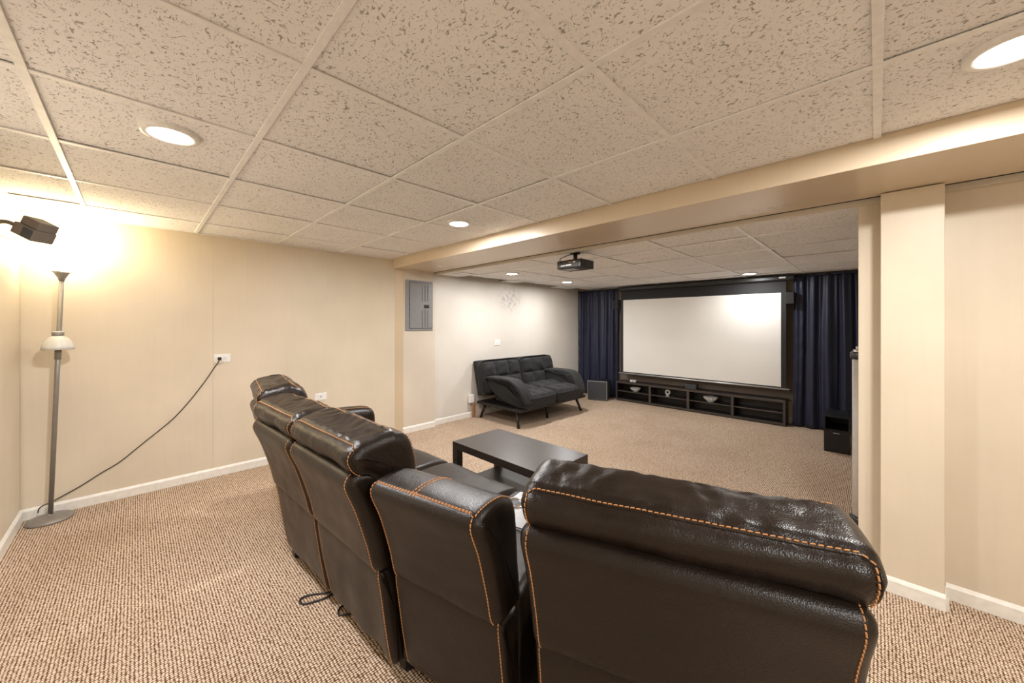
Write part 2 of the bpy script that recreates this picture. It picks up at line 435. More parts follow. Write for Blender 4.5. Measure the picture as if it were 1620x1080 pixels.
can_light((5.648, 1.16, zt), 'lit round recessed light right in front of the projection screen', P_THEATRE * 0.62, 'recessed theater lights', (1.0, 0.985, 0.98))
tag(lathe('smoke_sensor', [(0, -0.012), (0.02, -0.012), (0.03, -0.006), (0.032, 0)], PLASTW, None, 20, (2.47, 3.51, BZ)), 'tiny white round disc under the beam near the breaker panel', 'sensor')

# ================================================================== SECTIONAL SOFA
FWv, RTv = Vector((math.cos(YAW), math.sin(YAW), 0)), Vector((math.sin(YAW), -math.cos(YAW), 0))
def ld(l, d): return RTv * l + FWv * d
SOFA0 = ld(-0.35, 1.75)
sofa = thing('sectional_sofa', 'curved dark brown leather sectional sofa with orange stitching, seen from behind', 'sofa', SOFA0)
class Mod:
    """a sofa module: origin at its right rear foot line, t along its width, n outward behind it"""
    def __init__(s, o, ang, w):
        a = math.radians(ang)
        s.o = ld(*o); s.t = ld(-math.sin(a), math.cos(a)); s.n = ld(-math.cos(a), -math.sin(a)); s.w = w
    def P(s, a, y, z): return s.o + s.t * a + s.n * y + Vector((0, 0, z)) - SOFA0
class Surf:
    """a padded shape: closed (y,z) profile swept over the width with rounded ends"""
    def __init__(s, mod, a0, a1, prof, r, per=6, disp=None, taper=None):
        s.m, s.a0, s.a1, s.r = mod, a0, a1, r
        s.p = catmull([(x, z, 0) for x, z in prof], per); s.per = per; s.nv = len(s.p)
        s.c = sum(s.p, Vector()) / s.nv
        n = s.nv; s.nr = []
        area = sum(s.p[i].x * s.p[(i + 1) % n].y - s.p[(i + 1) % n].x * s.p[i].y for i in range(n))
        for i in range(n):
            d = (s.p[(i + 1) % n] - s.p[i - 1]).normalized()
            nn = Vector((d.y, -d.x, 0)); s.nr.append(nn if area > 0 else -nn)
        s.disp, s.taper = disp, taper
    def at(s, a, v, off=0.0):
        """a in metres along the width, v in profile control-point index"""
        i = (v * s.per) % s.nv; i0 = int(i); f = i - i0
        p = s.p[i0].lerp(s.p[(i0 + 1) % s.nv], f); n = s.nr[i0].lerp(s.nr[(i0 + 1) % s.nv], f)
        e = max(0.0, min(a - s.a0, s.a1 - a)); k = 0.0
        if e < s.r: k = s.r - math.sqrt(max(0, s.r ** 2 - (s.r - e) ** 2))
        d = -k + off
        if s.disp: d += s.disp(a, v, p) * min(1, e / s.r * 0.6 + 0.25)
        q = p + n * d
        aa = a
        if s.taper: aa = s.taper(a, q.x)
        return s.m.P(aa, q.x, q.y)
    def stations(s, nu=26, ne=7):
        L = []
        for k in range(ne): L.append(s.a0 + s.r * (1 - math.cos(math.pi / 2 * k / ne)))
        for k in range(nu + 1): L.append(s.a0 + s.r + (s.a1 - s.a0 - 2 * s.r) * k / nu)
        for k in range(ne - 1, -1, -1): L.append(s.a1 - s.r * (1 - math.cos(math.pi / 2 * k / ne)))
        return L
    def build(s, name, mat, parent, nu=26):
        st = s.stations(nu); vs, fs = [], []
        for a in st:
            for i in range(s.nv): vs.append(s.at(a, i / s.per))
        nv = s.nv
        for k in range(len(st) - 1):
            for i in range(nv):
                fs.append((k * nv + i, k * nv + (i + 1) % nv, (k + 1) * nv + (i + 1) % nv, (k + 1) * nv + i))
        for base, rev in ((0, True), ((len(st) - 1) * nv, False)):
            ctr = sum((vs[base + i] for i in range(nv)), Vector()) / nv
            vs.append(ctr); ci = len(vs) - 1
            fs += [(ci, base + i, base + (i + 1) % nv) for i in range(nv)]
        return link(name, mesh(name, vs, fs, True), mat, parent)
def stitches(name, path, parent, step=0.0125, ln=0.0095, wd=0.0032, hh=0.0016):
    """path: list of (point, outward normal); makes one strip of small thread dashes"""
    bm = bmesh.new(); acc = 0.0; nxt = 0.0
    for (p, n), (q, _) in zip(path[:-1], path[1:]):
        L = (q - p).length
        if L < 1e-6: continue
        d = (q - p) / L
        while nxt < acc + L:
            c = p + d * (nxt - acc); s_ = n.cross(d).normalized()
            u = [c + d * x * ln / 2 + s_ * (y + x * 0.25) * wd / 2 + n * z for x, y, z in
                 ((-1, -1, -0.001), (1, -1, -0.001), (1, 1, -0.001), (-1, 1, -0.001), (-0.7, -0.7, hh), (0.7, -0.7, hh), (0.7, 0.7, hh), (-0.7, 0.7, hh))]
            v = [bm.verts.new(x) for x in u]
            for f in ((0, 1, 5, 4), (1, 2, 6, 5), (2, 3, 7, 6), (3, 0, 4, 7), (4, 5, 6, 7)): bm.faces.new([v[k] for k in f])
            nxt += step
        acc += L
    o = link(name, bm_mesh(name, bm), STITCH, parent); o['kind'] = 'stuff'; o['label'] = 'orange thread stitching'
    return o
def surf_path(S, pts, off=0.0012, n=10):
    """pts: (a, v) way points on a Surf -> dense path with normals"""
    out = []
    for (a0, v0), (a1, v1) in zip(pts[:-1], pts[1:]):
        for k in range(n):
            f = k / n; a, v = a0 + (a1 - a0) * f, v0 + (v1 - v0) * f
            p = S.at(a, v, off); nn = (S.at(a, v, off + 0.01) - p).normalized()
            # end faces bulge along the width
            out.append((p, nn))
    a, v = pts[-1]; p = S.at(a, v, off); out.append((p, (S.at(a, v, off + 0.01) - p).normalized()))
    return out
def welt(name, path, parent, mat, r=0.003):
    bm = bmesh.new(); add_tube(bm, [p - n * 0.0012 for p, n in path], r, 6)
    return link(name, bm_mesh(name, bm, True), mat, parent)

PANEL = [(0.075, 0.455), (0.105, 0.56), (0.145, 0.69), (0.180, 0.775), (0.182, 0.805), (0.165, 0.828), (0.125, 0.832), (0.05, 0.81), (-0.02, 0.76), (-0.04, 0.60), (-0.05, 0.46), (0.01, 0.445)]
LOWER = [(0.005, 0.085), (0.03, 0.20), (0.052, 0.34), (0.066, 0.44), (0.05, 0.452), (0.0, 0.45), (-0.04, 0.44), (-0.05, 0.26), (-0.05, 0.09), (-0.02, 0.075)]
PILLOW = [(0.105, 0.800), (0.158, 0.833), (0.184, 0.885), (0.156, 0.928), (0.118, 0.942), (0.076, 0.949), (0.035, 0.953), (-0.004, 0.949), (-0.058, 0.912), (-0.088, 0.83), (-0.090, 0.73), (-0.06, 0.65), (0.01, 0.68), (0.065, 0.745)]
def pil_disp(seed, amp=0.006):
    def f(a, v, p):
        n = noise.noise(Vector((a * 9 + seed, v * 0.55, seed))) * amp
        n += noise.noise(Vector((a * 30 + seed, v * 0.9, 3.1))) * amp * (0.75 if 3.2 < v < 7.5 else 0.28)
        n += noise.noise(Vector((a * 3.2, v * 0.35, seed + 7))) * amp * 1.1
        for vs_ in (3.0, 7.0):
            dv = abs(v - vs_)
            if dv < 0.5: n -= 0.007 * (1 - dv / 0.5)
        return n
    return f
def lo_disp(seed, amp):
    return lambda a, v, p: noise.noise(Vector((a * 8 + p.y * 3 + seed, p.y * 2, seed))) * amp
def seat_module(M, seed, dz=0.0, wr=0.002, pil=True):
    w_ = M.w
    U = Surf(M, 0.004, w_ - 0.004, PANEL, 0.034, 6, lo_disp(seed + 5, 0.0025))
    o = U.build('backrest', LEATHER, sofa, 24)
    for a in (0.030, w_ - 0.030):
        stitches('stitching', surf_path(U, [(a, -0.05), (a, 3.0), (a, 5.6)], 0.0005, 16), o)
    Lo = Surf(M, 0.008, w_ - 0.008, LOWER, 0.022, 5, lo_disp(seed, wr))
    o2 = Lo.build('lower_back_panel', LEATHER, sofa, 24)
    for a in (0.024, w_ - 0.024):
        stitches('stitching', surf_path(Lo, [(a, 0.1), (a, 3.4)], 0.0005, 16), o2)
    if pil:
        prof = [(x, z + dz) if z > 0.7 else (x, z) for x, z in PILLOW]
        Pl = Surf(M, -0.012, w_ - 0.002, prof, 0.048, 6, pil_disp(seed))
        p = Pl.build('head_pillow', LEATHERP, sofa, 60)
        e0, e1 = 0.012, w_ - 0.026
        pa = surf_path(Pl, [(e0, 0.3), (e0, 2.7), (e0 + 0.02, 3.0), (e1 - 0.02, 3.0), (e1, 2.7), (e1, 0.3)], 0.0025, 26)
        stitches('stitching', pa, p); welt('seam', surf_path(Pl, [(e0 - 0.008, 0.3), (e0 - 0.006, 2.6), (e0 + 0.014, 2.9), (e1 - 0.014, 2.9), (e1 + 0.006, 2.6), (e1 + 0.008, 0.3)], 0.001, 26), p, LEATHERP)
        pb = surf_path(Pl, [(e0, 9.6), (e0, 7.4), (e0 + 0.02, 7.0), (e1 - 0.02, 7.0), (e1, 7.4), (e1, 9.6)], 0.0025, 26)
        stitches('stitching', pb, p, 0.0125, 0.0085, 0.0024)
    # seat body, cushion and footrest in front of the back
    B = Surf(M, 0.0, w_, [(-0.045, 0.06), (-0.045, 0.24), (-0.045, 0.40), (-0.30, 0.405), (-0.66, 0.40), (-0.69, 0.24), (-0.68, 0.06), (-0.30, 0.05)], 0.02, 4)
    B.build('seat_base', LEATHER, sofa, 6)
    S_ = Surf(M, 0.006, w_ - 0.006, [(-0.03, 0.40), (-0.04, 0.485), (-0.20, 0.505), (-0.45, 0.515), (-0.64, 0.512), (-0.725, 0.487), (-0.745, 0.44), (-0.735, 0.33), (-0.69, 0.30), (-0.66, 0.39), (-0.35, 0.395)], 0.035, 6,
              lambda a, v, p: noise.noise(Vector((a * 6 + seed, p.x * 5, 1.7))) * 0.006)
    S_.build('seat_cushion', LEATHER, sofa, 20)
def leg_at(M, a, y):
    bm = bmesh.new()
    vs = [M.P(a + dx * k, y + dy * k, z) for z, k in ((0, 0.85), (0.13, 1.1)) for dx, dy in ((-0.03, -0.03), (0.03, -0.03), (0.03, 0.03), (-0.03, 0.03))]
    v = [bm.verts.new(x) for x in vs]
    for f in ((0, 1, 2, 3), (4, 5, 6, 7), (0, 1, 5, 4), (1, 2, 6, 5), (2, 3, 7, 6), (3, 0, 4, 7)): bm.faces.new([v[k] for k in f])
    bmesh.ops.bevel(bm, geom=list(bm.edges), offset=0.005, segments=2, affect='EDGES')
    link('leg', bm_mesh('leg', bm), BLACKP, sofa)
def ldpt(o, ang, a, y=0.0):
    r = math.radians(ang)
    return (o[0] - math.cos(r) * a - math.sin(r) * y, o[1] + math.sin(r) * a - math.cos(r) * y)
# Mod angles: 0 = a back parallel to the picture, growing as the back turns away
def mk(o, ang, w_):
    m = Mod(o, 0, w_); r = math.radians(ang)
    m.t = ld(-math.cos(r), math.sin(r)); m.n = ld(-math.sin(r), -math.cos(r)); return m
MA = mk((0.742, 0.801), 25.0, 0.70)
MW = mk((0.039, 1.138), 31.8, 0.475)
MB = mk((-0.387, 1.363), 42.2, 0.572)
MC = mk(ldpt((-0.387, 1.363), 42.2, 0.578), 42.2, 0.560)
MD = mk(ldpt(ldpt((-0.387, 1.363), 42.2, 1.150), 53, 0.02, -0.03), 53, 0.60)
seat_module(MA, 1.3); seat_module(MB, 4.1, wr=0.010); seat_module(MC, 8.7, wr=0.006); seat_module(MD, 12.9, dz=0.035)
# wedge console between the two runs
PW = [(0.075, 0.455), (0.105, 0.56), (0.145, 0.69), (0.182, 0.775), (0.178, 0.808), (0.150, 0.824), (0.085, 0.828), (0.02, 0.815), (-0.03, 0.77), (-0.05, 0.60), (-0.06, 0.46), (0.01, 0.445)]
tw = lambda a, y: 0.475 / 2 + (a - 0.475 / 2) * (1 + 0.42 * min(0, y)) - 0.02 * min(0, y) * 0
UW = Surf(MW, 0.004, 0.471, PW, 0.04, 6, lo_disp(2.2, 0.003))
ow = UW.build('backrest', LEATHER, sofa, 24)
stitches('stitching', surf_path(UW, [(0.035, -0.05), (0.035, 4.3), (0.050, 4.55), (0.425, 4.55), (0.440, 4.3), (0.440, -0.05)], 0.001, 24), ow)
stitches('stitching', surf_path(UW, [(0.05, 4.66), (0.425, 4.66)], 0.001, 24), ow)
for a in (0.258, 0.272): stitches('stitching', surf_path(UW, [(a, 4.4), (a, 8.4)], 0.001, 12), ow)
stitches('stitching', surf_path(UW, [(0.030, 4.6), (0.030, 8.0)], 0.001, 12), ow)
LW = Surf(MW, 0.008, 0.467, LOWER, 0.022, 5); olw = LW.build('lower_back_panel', LEATHER, sofa, 16)
for a in (0.022, 0.453): stitches('stitching', surf_path(LW, [(a, 0.1), (a, 3.4)], 0.0005, 16), olw)
CW = Surf(MW, 0.0, 0.475, [(-0.055, 0.05), (-0.055, 0.35), (-0.06, 0.475), (-0.25, 0.49), (-0.55, 0.49), (-0.68, 0.475), (-0.70, 0.35), (-0.71, 0.06), (-0.35, 0.05)], 0.03, 5, None, tw)
CW.build('console', LEATHER, sofa, 10)
def wp(a, y, z): return MW.P(tw(a, y), y, z)
bm = bmesh.new()
vs = [wp(a, y, z) for z in (0.475, 0.502) for a, y in ((0.10, -0.34), (0.375, -0.34), (0.375, -0.64), (0.10, -0.64))]
v = [bm.verts.new(x) for x in vs]
for f in ((0, 1, 2, 3), (4, 5, 6, 7), (0, 1, 5, 4), (1, 2, 6, 5), (2, 3, 7, 6), (3, 0, 4, 7)): bm.faces.new([v[k] for k in f])
bmesh.ops.bevel(bm, geom=list(bm.edges), offset=0.006, segments=2, affect='EDGES')
tray = link('console_tray', bm_mesh('console_tray', bm), plain('grey_tray_plastic', (0.20, 0.195, 0.19), 0.3), sofa); tray['label'] = 'silvery console tray'
for a in (0.165, 0.31):
    p = wp(a, -0.52, 0.5025)
    lathe('cup_holder', [(0.0, 0.0012), (0.034, 0.0012), (0.036, 0.006), (0.044, 0.007), (0.047, 0.0)], CHROME, sofa, 28, p)
    lathe('cup_well', [(0.0, 0.0022), (0.030, 0.0022), (0.033, 0.0016)], BLACKP, sofa, 24, p)
# arms at both free ends
def arm(M, a0, a1, dy=0.0):
    A_ = Surf(M, a0, a1, [(-0.06, 0.06), (-0.05, 0.40), (-0.05, 0.63), (-0.12, 0.665), (-0.38, 0.665), (-0.60, 0.655), (-0.665, 0.62), (-0.68, 0.53), (-0.65, 0.43), (-0.645, 0.10), (-0.60, 0.05), (-0.3, 0.05)], 0.055, 6,
              lambda a, v, p: noise.noise(Vector((a * 7, p.x * 7, 2.2))) * 0.004)
    o = A_.build('armrest', LEATHER, sofa, 8)
    stitches('stitching', surf_path(A_, [(a0 + 0.045, 2.4), (a0 + 0.045, 6.5)], 0.001, 20), o)
arm(MD, 0.585, 0.765); arm(MA, 0.006, 0.15)
leg_at(MC, 0.535, -0.045); leg_at(MB, 0.05, -0.08); leg_at(MD, 0.55, -0.08); leg_at(MA, 0.06, -0.08); leg_at(MA, 0.62, -0.08); leg_at(MC, 0.5, -0.60); leg_at(MB, 0.05, -0.60); leg_at(MA, 0.06, -0.6); leg_at(MD, 0.55, -0.6)

# recliner cord trailing on the carpet behind the sofa
def fl(px, py, z=0.006):
    q = (px - CX) / F; d = (CH - z) * F / (py - CY); return FWv * d + RTv * (d * q) + Vector((0, 0, z))
pts = [fl(532, 934), fl(518, 944), fl(498, 951), fl(481, 955), fl(474, 951), fl(480, 944), fl(500, 939), fl(520, 937), fl(533, 929)]
pts2 = [fl(540, 930), fl(548, 951), fl(537, 962), fl(536, 971), fl(548, 972), fl(563, 968)]
for P_ in (pts, pts2):
    tube('power_cord', [p - SOFA0 for p in spline(P_, 7)], 0.0042, BLACKP, sofa, 8)['label'] = 'thin black cord looped on the carpet'

# ================================================================== COFFEE TABLE
tx0, tx1, ty0, ty1 = 1.708, 2.192, 1.385, 2.265
tb = thing('coffee_table', 'low dark espresso coffee table with a lower shelf before the sectional seats', 'table', ((tx0 + tx1) / 2, (ty0 + ty1) / 2, 0))
hx, hy = (tx1 - tx0) / 2, (ty1 - ty0) / 2
box('tabletop', (-hx, -hy, 0.398), (hx, hy, 0.45), WOODT, tb, 0.002)
for sx in (-1, 1):
    for sy in (-1, 1):
        x, y = sx * (hx - 0.0275), sy * (hy - 0.0275)
        box('leg', (x - 0.0272, y - 0.0272, 0), (x + 0.0272, y + 0.0272, 0.3985), WOODT, tb, 0.0015, 1)
box('lower_shelf', (-hx + 0.012, -hy + 0.054, 0.145), (hx - 0.012, hy - 0.054, 0.165), WOODT, tb, 0.0015, 1)

# ================================================================== FUTON
FX0, FX1 = 3.46, 5.00
fu = thing('futon_sofa', 'black tufted suede futon sofa with splayed legs against the left wall', 'sofa', ((FX0 + FX1) / 2, 3.62, 0))
O_ = Vector(((FX0 + FX1) / 2, 3.62, 0))
def puff(name, cx, cy, cz, sx, sy, sz, parent, mat, tilt=0.0, cols=1, rows=1, p=4.0, seed=0.0, depth=0.03, front='top', loc=None):
    """puffy tufted cushion: rounded box with stitched channels on its show face"""
    bm = bmesh.new(); bmesh.ops.create_cube(bm, size=2.0)
    bmesh.ops.subdivide_edges(bm, edges=bm.edges[:], cuts=38, use_grid_fill=True)
    R = Matrix.Rotation(tilt, 3, 'X')
    rad = 0.42
    for v in bm.verts:
        q = v.co.copy()
        l = (abs(q.x) ** p + abs(q.y) ** p + abs(q.z) ** p) ** (1 / p)
        m = max(abs(q.x), abs(q.y), abs(q.z))
        s = q * (m / l) if l > 0 else q
        s = q.lerp(s, 0.8)
        off = 0
        face = q.z if front == 'top' else -q.y
        u, t_ = (q.x, q.y) if front == 'top' else (q.x, q.z)
        if face > 0.6:
            gx = abs(math.sin((u + 1) / 2 * cols * math.pi)) ** 0.3
            gy = abs(math.sin((t_ + 1) / 2 * rows * math.pi)) ** 0.3
            off = depth * (min(gx, gy) - 0.7) + noise.noise(Vector((u * 3 + seed, t_ * 3, seed))) * 0.012
        s = Vector((s.x * sx / 2, s.y * sy / 2, s.z * sz / 2))
        if front == 'top': s.z += off
        else: s.y -= off
        v.co = R @ s + Vector((cx, cy, cz))
    return link(name, bm_mesh(name, bm, True), mat, parent)
hw_ = (FX1 - FX0) / 2
box('frame', (-hw_ + 0.02, -0.43, 0.195), (hw_ - 0.02, 0.42, 0.235), BLACKM, fu, 0.008)
for s in (-1, 1):
    puff('seat_cushion', s * 0.315, -0.13, 0.325, 0.625, 0.70, 0.19, fu, SUEDE, 0.05, 3, 2, 6, 3 + s, 0.055)
    puff('back_cushion', 0.035 + s * 0.412, 0.315, 0.565, 0.815, 0.155, 0.50, fu, SUEDE, -0.22, 3, 2, 6, 9 + s, 0.065, 'front')
bm = bmesh.new(); add_box(bm, (-0.77, -0.035, -0.25), (0.84, 0.035, 0.25), 0.02, 3)
for v in bm.verts: v.co = Matrix.Rotation(-0.22, 3, 'X') @ v.co + Vector((0, 0.405, 0.56))
link('back_shell', bm_mesh('back_shell', bm), SUEDE, fu)
def futon_arm(s):
    prof = [(-0.455, 0.225), (-0.44, 0.33), (-0.36, 0.46), (-0.27, 0.545), (-0.15, 0.575), (0.10, 0.575), (0.215, 0.56), (0.235, 0.50), (0.22, 0.43), (0.10, 0.34), (-0.05, 0.27), (-0.25, 0.225)]
    class M_:
        @staticmethod
        def P(a, y, z): return Vector((s * (hw_ - 0.07 + (z - 0.4) * 0.22 - a), y, z))
    S_ = Surf(M_, 0.0, 0.17, prof, 0.05, 6, lambda a, v, p: noise.noise(Vector((a * 9, p.x * 6, s))) * 0.008)
    o = S_.build('armrest', SUEDE, fu, 6)
    cap = [(-0.468, 0.30), (-0.40, 0.47), (-0.29, 0.58), (-0.15, 0.61), (0.10, 0.61), (0.23, 0.60), (0.245, 0.565), (0.10, 0.56), (-0.15, 0.555), (-0.26, 0.53), (-0.36, 0.43), (-0.425, 0.30)]
    S2 = Surf(M_, -0.02, 0.18, cap, 0.025, 5, lambda a, v, p: noise.noise(Vector((a * 14, p.x * 9, s))) * 0.006)
    S2.build('arm_pad', SUEDE, fu, 8)
futon_arm(-1); futon_arm(1)
def leg(name, p, q, r0, r1, mat, parent): return tube(name, [p, q], [r0, r1], mat, parent, 12)
for (x, y, dx, dy) in ((3.47, 3.215, 0.045, 0.07), (3.51, 3.99, 0.05, -0.05), (4.16, 3.30, 0, 0.0), (4.87, 3.20, -0.05, 0.06), (4.87, 3.98, -0.05, -0.05), (4.2, 3.9, 0, 0)):
    p = Vector((x, y, 0)) - O_
    leg('leg', p, p + Vector((dx, dy, 0.2)), 0.017, 0.021, BLACKM, fu)

# ================================================================== SCREEN WALL
st = thing('media_console', 'long low black-brown media console with eight open cubbies under the screen', 'cabinet', (6.12, 2.028, 0))
y0, y1 = -1.198, 1.198
xf, xb = -0.12, 0.12
def edge_box(name, lo, hi, parent):
    o = box(name, lo, hi, WOODS, parent, 0.001, 1)
    e = box('edge_band', (lo[0] - 0.001, lo[1] + 0.0005, lo[2] + 0.0005), (lo[0], hi[1] - 0.0005, hi[2] - 0.0005), WOODE, o)
    return o
edge_box('top_panel', (xf, y0, 0.305), (xb, y1, 0.338), st)
edge_box('bottom_panel', (xf, y0, 0.012), (xb, y1, 0.04), st)
box('plinth', (xf + 0.02, y0 + 0.01, 0), (xb - 0.01, y1 - 0.01, 0.012), WOODS, st)
for k in range(5):
    y = y0 + 0.014 + (y1 - y0 - 0.028) * k / 4; hw2 = 0.0135 if k in (0, 4) else 0.018
    edge_box('side_panel' if k in (0, 4) else 'divider', (xf, y - hw2, 0.04), (xb, y + hw2, 0.305), st)
for k in range(4):
    ya = y0 + 0.014 + (y1 - y0 - 0.028) * k / 4 + 0.018; yb = y0 + 0.014 + (y1 - y0 - 0.028) * (k + 1) / 4 - 0.018
    edge_box('shelf', (xf + 0.006, ya, 0.163), (xb - 0.006, yb, 0.179), st)
box('back_panel', (xb - 0.006, y0 + 0.005, 0.04), (xb, y1 - 0.005, 0.305), WOODS, st)
# items on it
def scallop(n, amp): return lambda a, j: amp * math.cos(a * n) * min(1, j / 3)
def glass_bowl(loc, r, h, n, amp, label):
    t = tag(lathe('glass_bowl', [(0.0, 0.0), (r * 0.42, 0.0), (r * 0.5, h * 0.18), (r * 0.8, h * 0.55), (r, h), (r * 0.95, h), (r * 0.74, h * 0.55), (r * 0.42, h * 0.2), (0.0, h * 0.14)], GLASS, None, 48, loc, False, scallop(n, amp)), label, 'bowl', 'glassware in the media console')
    return t
glass_bowl((6.075, 2.90, 0.1795), 0.085, 0.065, 8, 0.06, 'shallow glass dish in the leftmost upper cubby of the media console')
glass_bowl((6.075, 1.735, 0.1795), 0.092, 0.075, 12, 0.08, 'scalloped cut glass bowl in the third upper cubby of the media console')
gv = thing('crystal_ornament', 'small round crystal ornament on a foot in the second upper cubby', 'ornament', (6.075, 2.36, 0.1795), 0, 'glassware in the media console')
lathe('foot', [(0, 0), (0.03, 0), (0.028, 0.008), (0.008, 0.014), (0.008, 0.024), (0, 0.024)], GLASS, gv, 24, (0, 0, 0), False)
bm = bmesh.new()
ring = []
for k in range(25):
    a = 2 * math.pi * k / 24; ring.append((0, 0.030 * math.cos(a), 0.060 + 0.030 * math.sin(a)))
add_tube(bm, ring, 0.013, 8, False); link('ring', bm_mesh('ring', bm), GLASS, gv)
cs = thing('center_speaker', 'small black speaker on the media console under the screen edge', 'speaker', (6.06, 1.995, 0.3385))
box('cabinet', (-0.05, -0.085, 0), (0.05, 0.085, 0.078), BLACKP, cs, 0.006); box('grille', (-0.053, -0.078, 0.006), (-0.05, 0.078, 0.072), GRILLE, cs, 0.001, 1)
box('badge', (-0.0545, 0.066, 0.055), (-0.053, 0.072, 0.061), CHROME, cs)
wbx = thing('white_adapter', 'little white plastic box on the left end of the media console', 'adapter', (6.10, 2.95, 0.3385))
box('case', (-0.03, -0.05, 0), (0.03, 0.05, 0.03), PLASTW, wbx, 0.005); box('port', (-0.031, -0.02, 0.008), (-0.03, 0.01, 0.02), BLACKP, wbx)
# projection screen
ps = thing('projection_screen', 'large white pull-down projection screen with black borders on the far wall', 'screen', (6.06, 2.0, 0.46))
bx = lambda n, a, b, c, d, m, x0=0.0, x1=0.0025, bev=0.0: box(n, (x0, a - 2.0, c - 0.46), (x1, b - 2.0, d - 0.46), m, ps, bev)
bx('black_border', 0.832, 3.165, 0.478, 1.93, SCRB, 0.0, 0.002)
bx('white_fabric', 0.886, 3.115, 0.506, 1.752, SCRW, -0.0022, -0.0002)
bm = bmesh.new(); add_tube(bm, [(0.0, 0.80 - 2.0, 0.018), (0.0, 3.19 - 2.0, 0.018)], 0.0135, 14); wbar = link('weight_bar', bm_mesh('weight_bar', bm, True), SILVER, ps)
for y in (0.785, 3.205): tube('end_cap', [(0, y - 2.0 - 0.015, 0.018), (0, y - 2.0 + 0.015, 0.018)], 0.009, BLACKP, wbar, 10)
cas = bx('case', 0.735, 3.2, 1.905, 1.978, BLACKP, -0.05, 0.05, 0.02)
box('label_plate', (-0.052, 0.83 - 2.0, 1.935 - 0.46), (-0.0505, 0.90 - 2.0, 1.955 - 0.46), PLASTW, cas)
# curtains
def curtain(name, label, ya, yb, x, z0, z1, folds, seed, amp=0.035, flare=0.0):
    t = thing(name, label, 'curtain', (x, (ya + yb) / 2, z0), 0, 'navy curtains beside the screen')
    ym = (ya + yb) / 2; nu, nz = 150, 40; vs, fs = [], []
    for j in range(nz + 1):
        f = j / nz; z = (z1 - z0) * f
        for i in range(nu + 1):
            u = i / nu
            ph = u * folds * 2 * math.pi + 1.4 * noise.noise(Vector((u * 4, f * 0.8 + seed, seed)))
            a = amp * (0.45 + 0.75 * (1 - f)) * (0.6 + 0.6 * noise.noise(Vector((u * 6 + seed, f * 1.2, 2.0))))
            xx = a * math.sin(ph) + 0.010 * math.sin(ph * 2.3 + seed)
            xx += 0.012 * noise.noise(Vector((u * 9, f * 5, seed))) + (0.012 * math.sin(f * 60) * noise.noise(Vector((f * 5, seed, 1))) if u < 0.08 or u > 0.92 else 0)
            yy = (ya - ym) + (yb - ya) * u + 0.008 * math.cos(ph) + (u - 0.5) * flare * (1 - f) ** 2
            vs.append((xx, yy, z))
    for j in range(nz):
        for i in range(nu):
            k = j * (nu + 1) + i; fs.append((k, k + 1, k + nu + 2, k + nu + 1))
    me = mesh('cloth', vs, fs, True)
    o = link('cloth', me, CURT, t); md = o.modifiers.new('thick', 'SOLIDIFY'); md.thickness = 0.003
    h = tube('rod_pocket', [(0, ya - ym, z1 - z0 - 0.012), (0, yb - ym, z1 - z0 - 0.012)], 0.012, CURT, t, 10)
    return t
curtain('curtain', 'navy blue floor-length curtain in the left far corner behind the futon', 3.275, 4.10, 6.165, 0.012, 1.972, 5.0, 1.7, 0.036)
curtain('curtain', 'navy blue floor-length curtain right of the projection screen', -0.30, 0.755, 6.13, 0.012, 1.978, 7.0, 5.2, 0.048, 0.03)
rod = thing('curtain_rod', 'thin black curtain rod along the ceiling above the screen', 'rod', (6.235, 2.0, 1.965))
tube('pole', [(0, -2.35, 0), (0, 2.1, 0)], 0.008, BLACKM, rod); 
for y in (-1.26, 1.24): box('bracket', (-0.01, y - 0.01, -0.012), (0.025, y + 0.01, 0.03), BLACKM, rod)
# satellite speakers
def sat(loc, rz, label):
    t = thing('wall_speaker', label, 'speaker', loc, rz, 'small black speakers flanking the screen')
    box('cabinet', (-0.05, -0.048, -0.08), (0.05, 0.048, 0.08), BLACKP, t, 0.008)
    box('grille', (-0.055, -0.042, -0.074), (-0.05, 0.042, 0.074), BLACKP, t, 0.002, 1)
    tube('bracket', [(0.05, 0, 0), (0.10, 0, 0.01), (0.17, 0, 0.01)], 0.010, BLACKM, t)
sat((6.085, 0.79, 1.675), 0.0, 'small black wall speaker between the screen and right curtain')
sat((6.05, 3.232, 1.675), -0.35, 'small black wall speaker between the left curtain and screen')
# subwoofer
sw = thing('subwoofer', 'dark cube subwoofer with pale front edge below the left curtain', 'speaker', (5.88, 3.485, 0), 0.32)
box('cabinet', (-0.15, -0.17, 0.012), (0.15, 0.17, 0.335), BLACKP, sw, 0.004)
box('front_frame', (-0.162, -0.17, 0.012), (-0.15, 0.17, 0.335), SILVER, sw, 0.002, 1)
box('grille', (-0.168, -0.162, 0.018), (-0.162, 0.164, 0.329), GRILLE, sw, 0.002, 1)
lathe('badge', [(0, 0), (0.006, 0)], CHROME, sw, 12, (-0.169, 0, 0.035)).rotation_euler = (0, -math.pi / 2, 0)
for sx in (-1, 1):
    for sy in (-1, 1): lathe('foot', [(0, 0), (0.015, 0), (0.015, 0.013), (0, 0.013)], BLACKP, sw, 12, (sx * 0.12, sy * 0.14, 0))
